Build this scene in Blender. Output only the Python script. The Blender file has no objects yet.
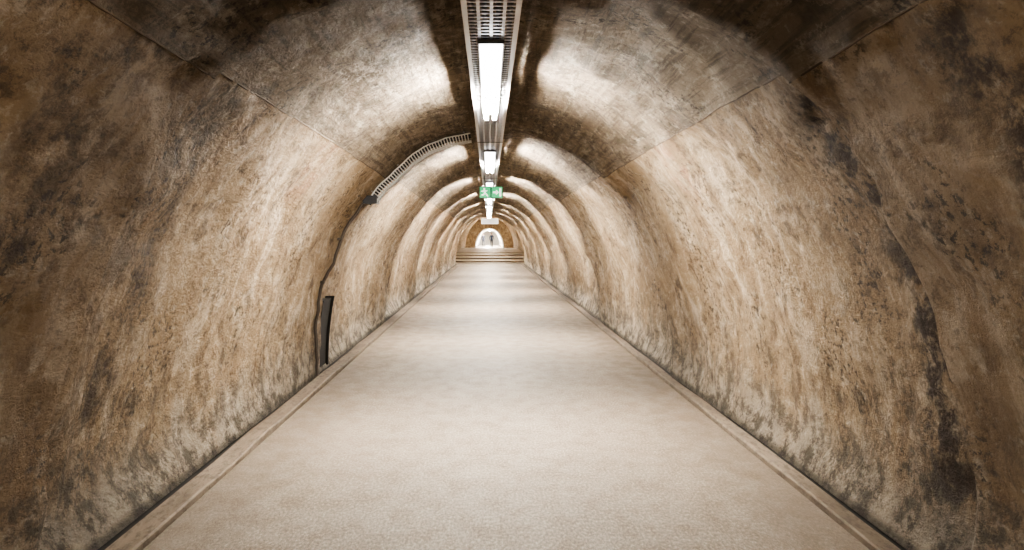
import bpy, bmesh, math, random
from mathutils import Vector, Matrix, noise as mn
random.seed(4)
S = bpy.context.scene
COL = S.collection
H = 1.31
CX = 0.055
A, B, EXP = 1.677, 2.33, 2.15
K = 1.465
DL = 5.95                 # lamp spacing
LY = 6.75                 # first lamp ahead of the camera
AMP = .065
Y0, Y1 = -12.0, 50.0
HALL_Y1 = 114.0
FAR_Y1 = 160.0
JOINTS = [9.55 + DL*k for k in range(-4, 8)]

# ------------------------------------------------------------------ materials
class NT:
    def __init__(s, name):
        s.m = bpy.data.materials.new(name); s.m.use_nodes = True
        s.t = s.m.node_tree; s.b = s.t.nodes['Principled BSDF']
    def n(s, typ, **kw):
        nd = s.t.nodes.new(typ)
        for k, v in kw.items(): setattr(nd, k, v)
        return nd
    def l(s, a, b): s.t.links.new(a, b)
    def val(s, x, sock):
        if isinstance(x, (int, float)): sock.default_value = x
        elif isinstance(x, (tuple, list)): sock.default_value = (*x, 1) if len(x) == 3 else x
        else: s.l(x, sock)
    def math(s, op, a, b=0.0, c=0.0, clamp=False):
        nd = s.n('ShaderNodeMath', operation=op, use_clamp=clamp)
        s.val(a, nd.inputs[0]); s.val(b, nd.inputs[1]); s.val(c, nd.inputs[2])
        return nd.outputs[0]
    def ss(s, x, lo, hi, a=0.0, b=1.0):
        nd = s.n('ShaderNodeMapRange', interpolation_type='SMOOTHSTEP')
        s.val(x, nd.inputs['Value'])
        for k, v in (('From Min', lo), ('From Max', hi), ('To Min', a), ('To Max', b)): nd.inputs[k].default_value = v
        return nd.outputs[0]
    def mix(s, f, a, b, blend='MIX'):
        nd = s.n('ShaderNodeMix', data_type='RGBA', blend_type=blend)
        s.val(f, nd.inputs[0]); s.val(a, nd.inputs[6]); s.val(b, nd.inputs[7])
        return nd.outputs[2]
    def noise(s, vec, scale, sc=(1, 1, 1), det=4, rough=.55, dist=0.0, off=(0, 0, 0)):
        mp = s.n('ShaderNodeMapping'); mp.inputs['Scale'].default_value = sc; mp.inputs['Location'].default_value = off
        s.l(vec, mp.inputs['Vector'])
        nd = s.n('ShaderNodeTexNoise'); s.l(mp.outputs[0], nd.inputs['Vector'])
        nd.inputs['Scale'].default_value = scale; nd.inputs['Detail'].default_value = det
        nd.inputs['Roughness'].default_value = rough; nd.inputs['Distortion'].default_value = dist
        return nd.outputs['Fac']
    def bump(s, h, strength, dist):
        nd = s.n('ShaderNodeBump'); nd.inputs['Strength'].default_value = strength
        nd.inputs['Distance'].default_value = dist; s.l(h, nd.inputs['Height']); s.l(nd.outputs[0], s.b.inputs['Normal'])

def simple(name, col, rough=.6, metal=0.0, emis=None, es=0.0, var=.12):
    k = NT(name)
    tc = k.n('ShaderNodeTexCoord')
    f = k.noise(tc.outputs['Object'], 14, det=3)
    c = k.mix(f, tuple(x * (1 - var) for x in col), tuple(min(1, x * (1 + var)) for x in col))
    k.l(c, k.b.inputs['Base Color'])
    k.b.inputs['Roughness'].default_value = rough; k.b.inputs['Metallic'].default_value = metal
    if emis:
        k.b.inputs['Emission Color'].default_value = (*emis, 1); k.b.inputs['Emission Strength'].default_value = es
    return k.m

def wall_material(name, joints, cracks=(), vault=False, patch=None, pale=(.46, .41, .335), gain=.97):
    """UV: u = metres along tunnel / K, v = metres up the lining from the floor"""
    k = NT(name)
    g = lambda *c: tuple(min(.9, x*gain) for x in c)
    uv = k.n('ShaderNodeUVMap').outputs[0]
    sp = k.n('ShaderNodeSeparateXYZ'); k.l(uv, sp.inputs[0]); u, v = sp.outputs[0], sp.outputs[1]
    big = k.noise(uv, 1.0, det=3)
    med = k.noise(uv, 3.4, (1, .8, 1), det=10, rough=.72, off=(3, 7, 0))
    streak = k.noise(uv, 2.6, (1.4, .65, 1), det=10, rough=.74, dist=.5, off=(1, 4, 0))
    fine = k.noise(uv, 30, (1, .8, 1), det=5, rough=.75)
    brush = k.noise(uv, 12, (1.0, .9, 1), det=8, rough=.80, off=(5, 5, 0))
    zone = k.ss(k.noise(uv, 1.3, (1, .8, 1), det=4, off=(12, 1, 0)), .38, .62)
    if vault:
        c = k.mix(k.ss(big, .3, .7), (.23, .178, .122), (.36, .287, .205))
        c = k.mix(k.ss(med, .48, .64, 0, .7), c, (.10, .075, .053))
        bl = k.noise(uv, 10, (.15, 2.2, 1), det=5, rough=.7)
        c = k.mix(k.ss(bl, .48, .60, 0, .6), c, (.11, .085, .06))
        c = k.mix(k.ss(k.noise(uv, 6, (.5, 1.5, 1), det=7, rough=.78, off=(9, 1, 0)), .52, .64, 0, .65), c, (.54, .46, .355))
    else:
        c = k.mix(k.ss(big, .3, .7), g(.34, .235, .135), g(.46, .34, .215))
        c = k.mix(k.ss(streak, .38, .51, .65, 0), c, g(.65, .53, .39))
        c = k.mix(k.ss(streak, .53, .64, 0, .6), c, g(.19, .123, .070))
        c = k.mix(k.ss(med, .55, .63, 0, .7), c, g(.12, .080, .049))
        c = k.mix(k.ss(med, .45, .36, 0, .6), c, g(.63, .525, .395))
    bs = k.math('MULTIPLY', k.ss(brush, .41, .49, .65, 0), k.math('ADD', k.math('MULTIPLY', zone, .7), .3))
    c = k.mix(bs, c, (.115, .081, .052))
    c = k.mix(k.ss(brush, .54, .62, 0, .45), c, g(.68, .585, .455))
    grit = k.math('MULTIPLY', k.ss(fine, .52, .59), k.ss(k.noise(uv, 2.1, (1, .7, 1), det=6, rough=.65, off=(2, 11, 0)), .47, .60))
    c = k.mix(k.math('MULTIPLY', grit, .8), c, (.05, .038, .028))
    wob = k.math('MULTIPLY', k.math('SUBTRACT', k.noise(uv, 1.9, (1, .8, 1), det=6, rough=.65, off=(0, 3, 0)), .5), .6)
    uw = k.math('ADD', u, wob)
    breakup = k.ss(k.noise(uv, 5.0, (1, .7, 1), det=9, rough=.78, off=(8, 2, 0)), .44, .56)
    for (jy, w, amt) in joints:
        d = k.math('ABSOLUTE', k.math('SUBTRACT', uw, jy))
        msk = k.math('MULTIPLY', k.math('MULTIPLY', k.ss(d, 0, w, 1, 0), breakup), amt)
        c = k.mix(msk, c, (.06, .038, .024))
    wob2 = k.math('MULTIPLY', k.math('SUBTRACT', k.noise(uv, 3.3, (.3, 1, 1), det=8, rough=.6, off=(6, 6, 0)), .5), .10)
    uc = k.math('ADD', u, wob2)
    for cy, ca in cracks:
        d = k.math('ABSOLUTE', k.math('SUBTRACT', uc, cy))
        c = k.mix(k.ss(d, .003, .018, ca, 0), c, (.05, .034, .023))
    if not vault:
        lw = k.math('SUBTRACT', v, k.math('MULTIPLY', k.noise(uv, 2.4, (1.5, .6, 1), det=6, off=(4, 4, 0)), .9))
        c = k.mix(k.ss(lw, -.36, .06, .6, 0), c, pale)
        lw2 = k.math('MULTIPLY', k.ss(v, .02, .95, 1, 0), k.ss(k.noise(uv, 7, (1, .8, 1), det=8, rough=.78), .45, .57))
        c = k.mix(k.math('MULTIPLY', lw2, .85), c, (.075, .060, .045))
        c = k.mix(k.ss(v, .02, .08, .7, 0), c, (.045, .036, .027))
    if patch:
        for (pu, pv, r, col) in patch:
            du = k.math('SUBTRACT', uw, pu); dv = k.math('SUBTRACT', v, pv)
            d = k.math('SQRT', k.math('ADD', k.math('MULTIPLY', du, du), k.math('MULTIPLY', dv, dv)))
            c = k.mix(k.math('MULTIPLY', k.ss(d, r * .3, r, .4, 0), breakup), c, col)
    k.l(c, k.b.inputs['Base Color'])
    k.b.inputs['Roughness'].default_value = .68
    k.b.inputs['Specular IOR Level'].default_value = .35
    hgt = k.math('ADD', k.math('MULTIPLY', fine, .4), k.math('ADD', med, k.math('MULTIPLY', brush, .8)))
    k.bump(hgt, 1.0, .11)
    return k.m

base = [(j/K, .12, .8) for j in JOINTS if j > 8]
CR = [(j/K, .9) for j in JOINTS if j > 8] + [((7.2+DL*q)/K, .35) for q in range(0, 5)]
J_L = [(2.95, .36, .8), (2.0, .20, .7), (4.55, .07, .4)] + base
J_R = [(2.72, .36, 1), (1.75, .20, .95), (4.4, .08, .4)] + base
M_WL = wall_material('lining_left_plaster', J_L, CR, patch=[(4.8, 1.85, .35, (.36, .16, .10))])
M_WR = wall_material('lining_right_plaster', J_R, CR, patch=[(4.7, 1.9, .35, (.44, .22, .14))])
M_CE = wall_material('vault_board_marked_concrete', base, CR[:5], vault=True)

def floor_mat():
    k = NT('floor_screed_concrete')
    tc = k.n('ShaderNodeTexCoord').outputs['Object']
    a = k.noise(tc, .7, (1, .6, 1), det=4)
    b = k.noise(tc, 7, (1, .5, 1), det=6, rough=.65)
    f = k.noise(tc, 80, (1, .35, 1), det=5, rough=.8)
    c = k.mix(k.ss(a, .3, .7), (.285, .230, .173), (.345, .282, .215))
    c = k.mix(k.ss(b, .46, .70, 0, .5), c, (.22, .172, .126))
    c = k.mix(k.ss(f, .48, .58, 0, .65), c, (.135, .104, .076))
    c = k.mix(k.ss(f, .46, .38, 0, .6), c, (.55, .48, .39))
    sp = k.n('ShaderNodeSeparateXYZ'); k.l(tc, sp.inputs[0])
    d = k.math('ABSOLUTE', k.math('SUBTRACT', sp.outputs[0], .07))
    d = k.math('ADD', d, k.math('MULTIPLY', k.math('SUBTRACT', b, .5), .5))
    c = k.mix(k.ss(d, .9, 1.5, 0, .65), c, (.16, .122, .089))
    k.l(c, k.b.inputs['Base Color'])
    k.l(k.ss(b, .3, .7, .48, .66), k.b.inputs['Roughness'])
    k.bump(k.math('ADD', f, k.math('MULTIPLY', b, .6)), .6, .010)
    return k.m
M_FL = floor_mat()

def kerb_mat():
    k = NT('kerb_concrete')
    tc = k.n('ShaderNodeTexCoord').outputs['Object']
    a = k.noise(tc, 4, (1, .15, 1), det=6, rough=.7); f = k.noise(tc, 30, (1, .3, 1), det=5, rough=.75)
    c = k.mix(k.ss(a, .35, .65), (.22, .175, .127), (.14, .107, .075))
    c = k.mix(k.ss(f, .48, .62, 0, .6), c, (.07, .052, .038))
    k.l(c, k.b.inputs['Base Color']); k.b.inputs['Roughness'].default_value = .8
    k.bump(f, .5, .01); return k.m
M_KB = kerb_mat()
M_DK = simple('dark_gap_shade', (.018, .015, .012), .9)  # near black stands in for shade in the kerb gaps and low opening
M_GALV = simple('galvanised_steel', (.42, .42, .43), .38, .75)
M_DGALV = simple('dull_tray_steel', (.20, .19, .18), .5, .6)
M_LADDER = simple('zinc_wire', (.6, .58, .55), .5, .1)
M_CABLE = simple('black_cable', (.02, .02, .022), .5)
M_PIPE = simple('grimy_conduit', (.07, .055, .042), .6)
M_WHITE = simple('white_enamel', (.82, .82, .80), .4)
M_TUBE = simple('fluorescent_tube', (.9, .9, .9), .3, emis=(1.0, .955, .885), es=900)
M_DIM = simple('dimmed_fill_tube', (.9, .9, .9), .3, emis=(1.0, .93, .84), es=340)  # unseen lamp overhead, output set to brighten the near walls
M_TUBEH = simple('hall_fill_tube', (.9, .9, .9), .3, emis=(1.0, .88, .72), es=1000)
M_TUBEF = simple('far_passage_fill_tube', (.9, .9, .9), .3, emis=(1.0, .98, .95), es=2600)
M_DIFF = simple('glow_box_diffuser', (.85, .86, .85), .25, emis=(.97, .98, 1), es=10.0)
M_GREEN = simple('exit_green', (.0, .32, .12), .4, emis=(.0, .55, .18), es=.6)
M_PICTO = simple('pictogram_white', (.85, .9, .86), .4, emis=(.8, 1, .85), es=1.0)
M_SIGN = simple('sign_white', (.85, .85, .82), .4, emis=(1, .97, .9), es=1.0)
M_SEAM = simple('joint_mortar', (.15, .11, .075), .85, var=.4)

# ------------------------------------------------------------------ helpers
def obj(name, me, mats, parent=None, smooth=False):
    o = bpy.data.objects.new(name, me); COL.objects.link(o)
    for m in (mats if isinstance(mats, (list, tuple)) else [mats]): me.materials.append(m)
    if smooth:
        for p in me.polygons: p.use_smooth = True
    if parent: o.parent = parent
    return o
def empty(name, loc=(0, 0, 0), rz=0):
    e = bpy.data.objects.new(name, None); COL.objects.link(e); e.location = loc; e.rotation_euler[2] = rz
    e.empty_display_size = .1; return e
def fin(bm, name, mats, parent=None, smooth=False):
    me = bpy.data.meshes.new(name); bm.to_mesh(me); bm.free(); return obj(name, me, mats, parent, smooth)
def bbox(bm, x0, x1, y0, y1, z0, z1, mi=0):
    vs = [bm.verts.new(p) for p in ((x0,y0,z0),(x1,y0,z0),(x1,y1,z0),(x0,y1,z0),(x0,y0,z1),(x1,y0,z1),(x1,y1,z1),(x0,y1,z1))]
    for f in ((0,3,2,1),(4,5,6,7),(0,1,5,4),(1,2,6,5),(2,3,7,6),(3,0,4,7)):
        fc = bm.faces.new([vs[i] for i in f]); fc.material_index = mi
def tube(bm, pts, r, seg=8, mi=0, cap=True):
    rings = []
    n = len(pts)
    for i, p in enumerate(pts):
        p = Vector(p); t = (Vector(pts[min(i+1, n-1)]) - Vector(pts[max(i-1, 0)])).normalized()
        up = Vector((0, 1, 0)) if abs(t.y) < .9 else Vector((0, 0, 1))
        s = t.cross(up).normalized(); q = s.cross(t)
        rings.append([bm.verts.new(p + (s*math.cos(a*2*math.pi/seg) + q*math.sin(a*2*math.pi/seg))*r) for a in range(seg)])
    for i in range(n-1):
        for a in range(seg):
            f = bm.faces.new((rings[i][a], rings[i][(a+1)%seg], rings[i+1][(a+1)%seg], rings[i+1][a])); f.material_index = mi; f.smooth = True
    if cap:
        for rg in (rings[0], rings[-1]):
            f = bm.faces.new(rg); f.material_index = mi

def prof(t, a=A, b=B, cx=CX):
    c, s = -math.cos(t), math.sin(t)
    return cx + a*math.copysign(abs(c)**(2/EXP), c), b*max(s, 0)**(2/EXP)
def sampled(a, b, cx, n):
    raw = [prof(math.pi*i/4000, a, b, cx) for i in range(4001)]
    L = [0]
    for i in range(4000): L.append(L[-1] + math.dist(raw[i], raw[i+1]))
    out = []; j = 0
    for i in range(n+1):
        tl = L[-1]*i/n
        while j < 3999 and L[j+1] < tl: j += 1
        f = (tl - L[j])/max(1e-9, L[j+1]-L[j])
        out.append((raw[j][0]*(1-f)+raw[j+1][0]*f, raw[j][1]*(1-f)+raw[j+1][1]*f, tl))
    return out, L[-1]
PR, PL = sampled(A, B, CX, 110)
def wall_at(z, side, off=0.0):
    x = A*(max(0, 1-(z/B)**EXP))**(1/EXP)
    return CX + side*(x - off)

def ring_off(y):
    """outward offset: every cast ring bulges outward and tightens to a lip just before the next joint"""
    ph = ((y - JOINTS[0]) / DL) % 1.0
    r = .155*(1 - ph**3.2) - .025
    return r if ph > .02 else -.025 + .155*ph/.02
def lump(x, y, z):
    return AMP*(mn.noise(Vector((x*1.3, y*.9, z*1.3))) + .55*mn.noise(Vector((x*3.2, y*2.4, z*3.2))) + .30*mn.noise(Vector((x*9, y*7, z*9))))

def lining(name, prs, lo, hi, ys, mat, PLen, amp=1.0, rings=True, vfull=False):
    bm = bmesh.new(); uvl = bm.loops.layers.uv.new('UVMap')
    ny = len(ys)-1; rows = []
    for y in ys:
        row = []
        for i in range(lo, hi+1):
            x, z, s = prs[i]
            c = Vector((x-CX, 0, z-.9)).normalized()
            low = min(1, z/.25)
            d = amp*lump(x, y, z)*low
            if rings:
                d += ring_off(y)*(.2+.8*low)
                top = max(0, 1-abs(x-CX)/.45)
                d = d*(1-top) + max(d, .0)*top
            if i in (0, len(prs)-1): c.z = 0
            row.append(bm.verts.new((x + c.x*d, y, z + c.z*d)))
        rows.append(row)
    for j in range(ny):
        for i in range(hi-lo):
            f = bm.faces.new((rows[j][i], rows[j][i+1], rows[j+1][i+1], rows[j+1][i])); f.smooth = True
            for lp, (jj, ii) in zip(f.loops, ((j, i), (j, i+1), (j+1, i+1), (j+1, i))):
                s = prs[lo+ii][2]; vv = s if s < PLen/2 else PLen - s
                if vfull: vv = s
                lp[uvl].uv = (ys[jj]/K, vv)
    return fin(bm, name, mat)

iL = min(range(56), key=lambda i: abs(PR[i][1] - (H+.585)))
iR = 110 - iL
ys = []
y = Y0
while y < Y1-1e-6:
    ys.append(y); y += .06 if -1 < y < 12 else .119
ys.append(Y1)
lining('wall_left', PR, 0, iL, ys, M_WL, PL)
lining('wall_right', PR, iR, 110, ys, M_WR, PL)
lining('ceiling', PR, iL, iR, ys, M_CE, PL, vfull=True)

for side, i in (('left', iL), ('right', iR)):
    bm = bmesh.new(); x, z, s = PR[i]
    c = Vector((x-CX, 0, z-.9)).normalized()
    pts = []
    for y in ys[::2]:
        d = ring_off(y) + lump(x, y, z)
        pts.append((x+c.x*d, y, z+c.z*d))
    tube(bm, pts, .004, 6)
    fin(bm, 'trim_formwork_joint_'+side, M_SEAM, smooth=True)

# floor, with low wide steps up in the hall
bm = bmesh.new()
FLX0, FLX1 = -1.455, 1.60
bbox(bm, FLX0, FLX1, Y0, Y1, -.12, 0)
STEPS = [(Y1, 54, 0), (54, 60, .05), (60, 67, .10), (67, 76, .15), (76, HALL_Y1, .20)]
for a, b, z in STEPS: bbox(bm, CX-2.75, CX+2.75, a, b, -.12, z)
bbox(bm, CX-A, CX+A, HALL_Y1, FAR_Y1, -.12, .20)
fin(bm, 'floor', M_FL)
bm = bmesh.new()
for a, b, z in STEPS[1:]: bbox(bm, CX-2.6, CX+2.6, a-.03, a+.25, z-.03, z+.004)
fin(bm, 'trim_step_nosings', simple('step_nosing', (.14, .105, .07), .8))
def kerb(name, xi, xo, sgn):
    bm = bmesh.new(); n = int((Y1-Y0)/.25)
    sec = [(xi+sgn*.018, -.12), (xi+sgn*.018, .014), (xi+sgn*.026, .022), (xo-sgn*.03, .022), (xo-sgn*.01, -.01), (xo+sgn*.12, -.02), (xo+sgn*.12, -.12)]
    rows = []
    for j in range(n+1):
        y = Y0 + (Y1-Y0)*j/n; w = .014*mn.noise(Vector((xi, y*1.1, 0)))
        rows.append([bm.verts.new((x + (w if 0 < k < 4 else 0), y, z + (.010*mn.noise(Vector((x*5, y*1.2, 3))) if 0 < k < 5 else 0))) for k, (x, z) in enumerate(sec)])
    for j in range(n):
        for k in range(6):
            f = bm.faces.new((rows[j][k], rows[j+1][k], rows[j+1][k+1], rows[j][k+1]))
            if k >= 4: f.material_index = 1
    x0, x1 = sorted((xi, xi+sgn*.018))
    bbox(bm, x0, x1, Y0, Y1, -.12, -.03, 1)
    bmesh.ops.recalc_face_normals(bm, faces=bm.faces)
    return fin(bm, name, [M_KB, M_DK])
kerb('baseboard_left', FLX0, wall_at(0.02, -1), -1)
kerb('baseboard_right', FLX1, wall_at(0.02, 1), 1)

def cap_face(name, outer, inner, y, mat):
    bm = bmesh.new(); uvl = bm.loops.layers.uv.new('UVMap')
    n = len(outer)
    o = [bm.verts.new((p[0], y, p[1])) for p in outer]
    if inner:
        q = [bm.verts.new((p[0], y, p[1])) for p in inner]
        for i in range(n-1): bm.faces.new((o[i], o[i+1], q[i+1], q[i]))
    else: bm.faces.new(o)
    for f in bm.faces:
        for lp in f.loops: lp[uvl].uv = (lp.vert.co.x + 60, lp.vert.co.z)
    return fin(bm, name, mat)
cap_face('wall_rear', [((p[0]-CX)*1.1+CX, p[1]*1.08) for p in PR], None, Y0, M_WL)

HALLP, HPL = sampled(2.75, 3.65, CX, 60)
FARP, FPL = sampled(A-.05, B+.1, CX, 60)
M_HALL = wall_material('hall_brown_plaster', [], pale=(.36, .28, .19), gain=.75)
M_FARW = simple('far_passage_limewash', (.78, .75, .69), .8)
def rng(a, b, st): 
    n = int((b-a)/st); return [a+(b-a)*i/n for i in range(n+1)]
lining('wall_hall_vault', HALLP, 0, 60, rng(Y1, HALL_Y1, .6), M_HALL, HPL, rings=False)
lining('wall_far_passage_vault', FARP, 0, 60, rng(HALL_Y1, FAR_Y1, .6), M_FARW, FPL, .3, rings=False)
cap_face('wall_hall_entrance', HALLP, sampled(A+.06, B+.06, CX, 60)[0], Y1, M_HALL)
cap_face('wall_back', HALLP, FARP, HALL_Y1, M_HALL)
cap_face('wall_far_end', FARP, None, FAR_Y1, M_FARW)
bm = bmesh.new()
tube(bm, [((p[0]-CX)*.98+CX, HALL_Y1-.02, p[1]*.98) for p in FARP], .08, 8)
fin(bm, 'trim_far_arch', M_WHITE)

# ------------------------------------------------------------------ cable tray
TZ = 2.255; TX = CX-.045; TW = .122
bm = bmesh.new()
for sx in (-1, 1):
    x = TX + sx*TW
    bbox(bm, x-.002, x+.002, Y0+.05, Y1-.3, TZ, TZ+.045)
    xi = x - sx*.022
    bbox(bm, min(x, xi), max(x, xi), Y0+.05, Y1-.3, TZ-.002, TZ+.001)
for xx in (-.055, 0, .055):
    bbox(bm, TX+xx-.007, TX+xx+.007, Y0+.05, Y1-.3, TZ-.001, TZ+.002)
y = Y0+.1
while y < Y1-.35:
    bbox(bm, TX-TW+.02, TX+TW-.02, y, y+.018, TZ-.002, TZ+.002, 0); y += .07
for k, xx in enumerate((-.085, -.03, .028, .08)):
    pts = [(TX+xx+.006*mn.noise(Vector((k*7, j*.4, 0))), Y0+.1+j*.5, TZ+.014) for j in range(int((Y1-Y0-.5)/.5))]
    tube(bm, pts, .011, 6, 1)
y = Y0 + 1.0
while y < Y1-.5:
    for sx in (-1, 1):
        x = TX + sx*(TW-.01)
        zt = B*(1-(abs(x-CX)/A)**EXP)**(1/EXP) + max(0, ring_off(y)+lump(x, y, B))
        bbox(bm, x-.006, x+.006, y-.012, y+.012, TZ-.006, zt+.01, 2)
    bbox(bm, TX-TW-.004, TX+TW+.004, y-.014, y+.014, TZ-.008, TZ-.003, 2)
    y += DL/2
fin(bm, 'cable_tray', [M_GALV, M_CABLE, M_DGALV])

# ------------------------------------------------------------------ luminaires
def luminaire(y, x=TX, z=TZ-.009, L=1.15, tm=M_TUBE, rods=0):
    e = empty('tube_luminaire', (x, y, z))
    bm = bmesh.new(); h = L/2
    sec = [(-.052, 0), (-.060, -.018), (-.048, -.032), (.048, -.032), (.060, -.018), (.052, 0)]
    ends = []
    for yy in (-h, h): ends.append([bm.verts.new((a, yy, b)) for a, b in sec])
    for i in range(6): bm.faces.new((ends[0][i], ends[0][(i+1)%6], ends[1][(i+1)%6], ends[1][i]))
    bm.faces.new(ends[0]); bm.faces.new(ends[1][::-1])
    for yy in (-h+.012, h-.012):
        for xx in (-.03, .03): bbox(bm, xx-.014, xx+.014, yy-.012, yy+.012, -.074, -.030)
    if rods:
        for yy in (-h*.7, h*.7): bbox(bm, -.006, .006, yy-.006, yy+.006, 0, rods)
    bmesh.ops.recalc_face_normals(bm, faces=bm.faces)
    fin(bm, 'housing', M_WHITE, e)
    bm = bmesh.new()
    for xx in (-.03, .03): tube(bm, [(xx, -h+.024, -.056), (xx, h-.024, -.056)], .014, 10)
    fin(bm, 'fluorescent_tubes', tm, e)
    return e
def glow_box(y):  # glowing box added for the pale gradient of light before each tube
    e = empty('added_glow_box', (TX, y, TZ-.009))
    bm = bmesh.new(); h = .72
    bbox(bm, -.062, .062, -h, h, -.018, 0)
    fin(bm, 'backplate', M_DGALV, e)
    bm = bmesh.new()
    sec = [(-.055, -.018), (-.050, -.05), (-.038, -.064), (.038, -.064), (.050, -.05), (.055, -.018)]
    n = 40; rows = []
    for j in range(n+1):
        rib = .0 if j % 2 else .003
        rows.append([bm.verts.new((a, -h+.02+(2*h-.04)*j/n, b-rib)) for a, b in sec])
    for j in range(n):
        for i in range(6): bm.faces.new((rows[j][i], rows[j][(i+1)%6], rows[j+1][(i+1)%6], rows[j+1][i]))
    bm.faces.new(rows[0]); bm.faces.new(rows[-1][::-1])
    bmesh.ops.recalc_face_normals(bm, faces=bm.faces)
    fin(bm, 'ribbed_diffuser', M_DIFF, e)
for n in range(-1, 9):
    yy = LY + DL*(n-1)
    if yy > Y1-1: continue
    luminaire(yy, tm=M_DIM if n == 0 else M_TUBE)
    if n >= 0: glow_box(yy - 1.31)
for y in (56, 66, 76, 86, 96, 104, 110.5):  # lamps added to brighten the hall, the last ones for its back wall
    luminaire(y, CX, 3.25, 1.5, M_TUBEH, rods=.37)
for y in (116, 119, 123, 129, 136, 145, 154):  # extra strong lamps added to make the far opening bright
    luminaire(y, CX, 2.33, 1.5, M_TUBEF, rods=.08)

# ------------------------------------------------------------------ exit sign
def exit_sign(y):
    e = empty('exit_sign', (TX+.02, y, 1.99))
    bm = bmesh.new()
    bbox(bm, -.175, .175, -.02, .02, -.09, .09)
    for xx in (-.10, .08): bbox(bm, xx-.004, xx+.004, -.004, .004, .09, TZ-1.99-.009)
    fin(bm, 'sign_box', simple('sign_frame_green', (.01, .10, .05), .5), e)
    for nm, s in (('green_face_left', -1), ('green_face_right', 1)):
        bm = bmesh.new(); c = s*.087
        bbox(bm, c-.078, c+.078, -.024, -.0202, -.078, .078)
        fin(bm, nm, M_GREEN, e)
    bm = bmesh.new()
    def pl(p):
        a = [bm.verts.new((x, -.0265, z)) for x, z in p]; b = [bm.verts.new((x, -.0242, z)) for x, z in p]
        bm.faces.new(a); bm.faces.new(b[::-1])
        for i in range(len(p)): bm.faces.new((a[i], a[(i+1)%len(p)], b[(i+1)%len(p)], b[i]))
    pl([(-.10+.013*math.cos(t*.7), .05+.013*math.sin(t*.7)) for t in range(9)])
    pl([(-.118, .032), (-.092, .034), (-.080, -.005), (-.100, -.012)])
    pl([(-.100, -.010), (-.082, -.004), (-.058, -.030), (-.040, -.060), (-.056, -.064), (-.075, -.036)])
    pl([(-.102, -.012), (-.088, -.016), (-.104, -.042), (-.140, -.046), (-.140, -.034), (-.112, -.030)])
    pl([(-.096, .030), (-.092, .018), (-.070, .012), (-.052, .024), (-.058, .032), (-.070, .024)])
    pl([(-.118, .030), (-.112, .020), (-.130, .006), (-.148, .012), (-.144, .022), (-.130, .018)])
    pl([(.03, -.012), (.075, -.012), (.075, -.038), (.115, 0), (.075, .038), (.075, .012), (.03, .012)])
    pl([(.125, -.06), (.150, -.06), (.150, .055), (.125, .055)])
    bmesh.ops.recalc_face_normals(bm, faces=bm.faces)
    fin(bm, 'pictogram', M_PICTO, e)
exit_sign(14.9)
e = empty('information_sign', (CX-.02, 45.0, 2.06))
bm = bmesh.new(); bbox(bm, -.38, .38, -.02, .02, -.12, .12)
for xx in (-.09, .09): bbox(bm, xx-.006, xx+.006, -.006, .006, .12, .18)
fin(bm, 'panel', M_SIGN, e)
bm = bmesh.new()
for r, z in enumerate((.05, 0, -.05)):
    x = -.3
    while x < .28:
        w = random.uniform(.03, .08); bbox(bm, x, min(.3, x+w), -.023, -.0205, z-.012, z+.012); x += w+.02
fin(bm, 'lettering', simple('lettering_grey', (.3, .3, .3), .6), e)

# ------------------------------------------------------------------ wire cable ladder + conduit
YL = 9.30
e = empty('cable_ladder', (0, 0, 0))
RO = ring_off(YL+.05)
def pin(i, off):
    x0, z0, _ = PR[max(i-1, 0)]; x1, z1, _ = PR[min(i+1, 110)]
    t = Vector((x1-x0, 0, z1-z0)).normalized(); nrm = Vector((t.z, 0, -t.x))
    x, z, _ = PR[i]
    return Vector((x, 0, z)) + nrm*(off - lump(x, YL+.05, z)*.8 - RO*.6 + .008)
i0 = min(range(56), key=lambda i: math.dist(PR[i][:2], (-1.14, H+.40)))
i1 = min(range(56), key=lambda i: abs(PR[i][0] - (TX-TW-.05)))
bm = bmesh.new()
WL = .14; O0, O1 = .015, .085
for yy in (YL, YL+WL):
    for oo in (O0, O1): tube(bm, [pin(i, oo) + Vector((0, yy, 0)) for i in range(i0, i1+1)], .0075, 6)
for i in range(i0, i1):
    for f in (0, .5):
        a = pin(i, O0).lerp(pin(i+1, O0), f); b = pin(i, O1).lerp(pin(i+1, O1), f)
        for yy in (YL, YL+WL): tube(bm, [a+Vector((0, yy, 0)), b+Vector((0, yy, 0))], .006, 5)
        tube(bm, [b+Vector((0, YL, 0)), b+Vector((0, YL+WL, 0))], .006, 5)
for i in range(i0+1, i1, 6):
    for yy in (YL, YL+WL): tube(bm, [pin(i, 0)+Vector((0, yy, 0)), pin(i, -.04)+Vector((0, yy, 0))], .007, 5)
fin(bm, 'wire_basket', [M_LADDER], e)
bm = bmesh.new()
for k, (yy, oo) in enumerate(((.03, .025), (.07, .02), (.11, .028), (.06, .045))):
    tube(bm, [pin(i, oo) + Vector((0, YL+yy, 0)) for i in range(i0-1, i1+1)], .010, 6)
fin(bm, 'cables', M_CABLE, e)
bm = bmesh.new()
c = pin(i0, .03)
bbox(bm, c.x-.08, c.x+.05, YL-.04, YL+.2, c.z-.045, c.z+.03)
fin(bm, 'junction_box', M_CABLE, e)
def wl(z, off, y): 
    low = min(1, z/.25)
    x = wall_at(z, -1, off); return x - lump(x, y, z)*low - ring_off(y)*(.2+.8*low)*.9
bm = bmesh.new()
pts = [(wl(.03+z*.04, .024, YL), YL, .03+z*.04) for z in range(int((c.z-.05)/.04)+1)]
tube(bm, pts, .015, 7)
for z in (.9, 1.3):
    x = wl(z, .0, YL); bbox(bm, x-.01, x+.04, YL-.025, YL+.025, z-.012, z+.012)
fin(bm, 'conduit_pipe', [M_PIPE], e)
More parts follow.
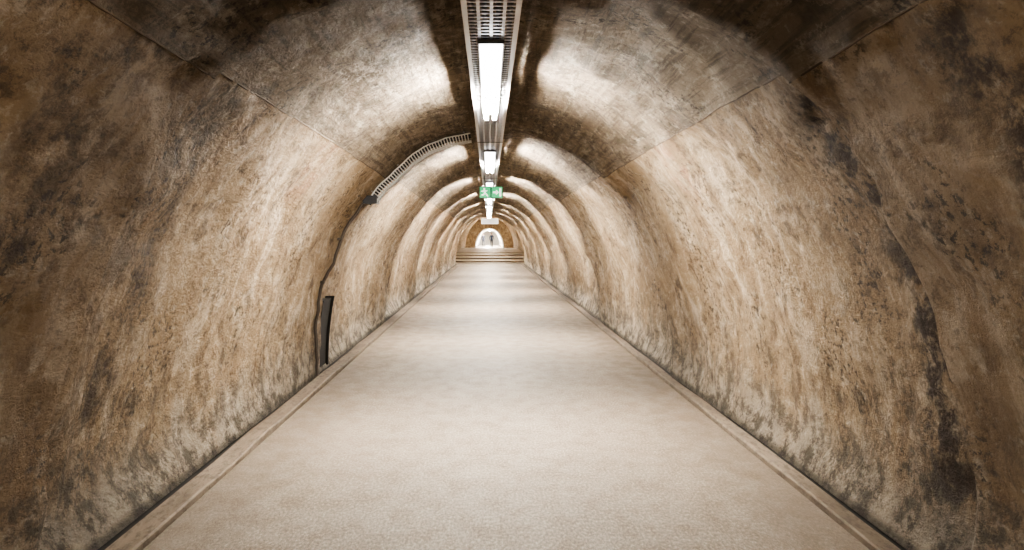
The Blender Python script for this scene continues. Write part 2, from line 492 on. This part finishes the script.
# near-black panel standing in for the shaded low opening behind the joint
e = empty('dark_opening', (0, 0, 0))
bm = bmesh.new(); n = 10
ya, yb = 9.72, 10.2
for (q0, q1, o0, o1, mi, za, zb) in ((ya, yb, -.14, -.045, 0, .02, .70), (yb, yb+.03, -.14, -.02, 0, .02, .72)):
    rows = []
    for i in range(n+1):
        z = za+(zb-za)*i/n
        rows.append([bm.verts.new((wall_at(z, -1, o), yy, z)) for yy, o in ((q0, o0), (q0, o1), (q1, o1), (q1, o0))])
    for i in range(n):
        for k in range(4):
            f = bm.faces.new((rows[i][k], rows[i][(k+1)%4], rows[i+1][(k+1)%4], rows[i+1][k])); f.material_index = mi
    bm.faces.new(rows[-1]).material_index = mi; bm.faces.new(rows[0]).material_index = mi
bmesh.ops.recalc_face_normals(bm, faces=bm.faces)
fin(bm, 'opening_shade_panel', [M_DK], e)

# ------------------------------------------------------------------ people
SKIN = simple('skin', (.55, .36, .27), .55); HAIR = simple('dark_hair', (.04, .028, .02), .7)
SHOE = simple('shoe_leather', (.03, .03, .03), .5)
def person(loc, rz, top, bottom, stride=.22, h=1.72):
    e = empty('walking_person', loc, rz)
    V = []; E = []; R = []
    def v(p, r, par=None):
        V.append(p); R.append(r if isinstance(r, tuple) else (r, r)); 
        if par is not None: E.append((par, len(V)-1))
        return len(V)-1
    pel = v((0, 0, .95), (.16, .11)); wa = v((0, 0, 1.10), (.135, .095), pel); ch = v((0, .01, 1.30), (.165, .11), wa)
    sh = v((0, 0, 1.42), (.12, .085), ch); nk = v((0, 0, 1.50), .052, sh); v((0, .01, 1.56), .052, nk)
    for s in (-1, 1):
        st = stride*s
        hp = v((s*.09, 0, .90), .095, pel); kn = v((s*.10, st*.45+.03, .50), .058, hp)
        an = v((s*.10, st-.02, .09), .036, kn); v((s*.11, st+.13, .035), (.042, .03), an)
        so = v((s*.185, 0, 1.40), .056, sh); el = v((s*.235, -st*.3-.02, 1.13), .042, so)
        wr = v((s*.235, -st*.8+.05, .90), .027, el); pm = v((s*.235, -st*.9+.07, .84), (.036, .02), wr)
        for q in range(4):
            fy = -.027+q*.018; Lf = (.06, .072, .068, .052)[q]
            k1 = v((s*.235, -st*.95+.08+fy, .795), .009, pm); k2 = v((s*.23, -st*.95+.085+fy, .795-Lf*.5), .008, k1)
            v((s*.222, -st*.95+.09+fy, .795-Lf), .007, k2)
        t1 = v((s*.222, -st*.9+.11, .84), .010, pm); v((s*.215, -st*.9+.125, .805), .008, t1)
    me = bpy.data.meshes.new('body'); me.from_pydata(V, E, []); o = bpy.data.objects.new('body', me); COL.objects.link(o)
    m = o.modifiers.new('skin', 'SKIN'); m.use_smooth_shade = True
    for i, sv in enumerate(me.skin_vertices[0].data): sv.radius = R[i]; sv.use_root = (i == 0)
    o.modifiers.new('sub', 'SUBSURF').levels = 2
    dg = bpy.context.evaluated_depsgraph_get(); dg.update()
    nm = bpy.data.meshes.new_from_object(o.evaluated_get(dg)); bpy.data.objects.remove(o)
    o = obj('body', nm, [simple('trousers', bottom, .85), simple('jacket', top, .85), SKIN, SHOE], e, True)
    for p in nm.polygons:
        c = p.center
        ix = 0
        if c.z > .93: ix = 1
        if c.z > 1.47: ix = 2
        if abs(c.x) > .19: ix = 1 if c.z > .90 else 2
        if c.z < .09: ix = 3
        p.material_index = ix
    bm = bmesh.new(); bmesh.ops.create_uvsphere(bm, u_segments=24, v_segments=18, radius=1)
    for q in bm.verts:
        x, y, z = q.co
        w = .075*(1 - .22*max(0, -z)); q.co = (x*w, y*.095*(1-.1*max(0, -z)), z*.12)
        if y > .6:
            q.co.y += .022*math.exp(-((x/.22)**2 + ((z+.12)/.22)**2)) - .010*math.exp(-(((abs(x)-.4)/.18)**2 + ((z-.1)/.12)**2))
            q.co.y += .006*math.exp(-((x/.3)**2 + ((z+.5)/.1)**2))
    for s in (-1, 1):
        r = bmesh.ops.create_uvsphere(bm, u_segments=8, v_segments=6, radius=1)
        for q in r['verts']: q.co = (s*.076+q.co.x*.010, q.co.y*.018-.005, q.co.z*.030-.005)
    hd = fin(bm, 'head', SKIN, e, True); hd.location = (0, .015, 1.635)
    bm = bmesh.new(); bmesh.ops.create_uvsphere(bm, u_segments=20, v_segments=14, radius=1)
    for q in list(bm.verts):
        if q.co.z < -.35 or (q.co.y > .35 and q.co.z < .45): bm.verts.remove(q)
        else: q.co = (q.co.x*.083, q.co.y*.103-.005, q.co.z*.128+.006)
    hr = fin(bm, 'hair', HAIR, e, True); hr.location = (0, .015, 1.635)
    bm = bmesh.new()
    for s in (-1, 1):
        r = bmesh.ops.create_uvsphere(bm, u_segments=8, v_segments=6, radius=.010)
        for q in r['verts']: q.co += Vector((s*.03, .083, .008))
    bbox(bm, -.022, .022, .082, .0905, -.062, -.055)
    f = fin(bm, 'eyes_and_mouth', HAIR, e); f.location = (0, .015, 1.635)
    sc = h/1.755; e.scale = (sc, sc, sc)
person((-.70, 124.0, .2), math.pi, (.02, .02, .03), (.015, .015, .02), h=1.66)
person((.30, 113.2, .2), math.pi+.2, (.03, .05, .10), (.02, .025, .04), .15, 1.70)

# ------------------------------------------------------------------ world / camera
w = bpy.data.worlds.new('World'); S.world = w; w.use_nodes = True
w.node_tree.nodes['Background'].inputs[0].default_value = (.02, .018, .015, 1)
cam = bpy.data.cameras.new('camera'); co = bpy.data.objects.new('camera', cam); COL.objects.link(co)
co.location = (0, 0, H); co.rotation_euler = (math.pi/2, 0, 0)
cam.lens = 24*K; cam.sensor_width = 36; cam.sensor_fit = 'HORIZONTAL'
cam.shift_x = 23/1024; cam.shift_y = -37/1024
cam.clip_start = .05; cam.clip_end = 300
S.camera = co
S.view_settings.view_transform = 'AgX'
S.view_settings.look = 'AgX - High Contrast'
S.view_settings.exposure = 0.0
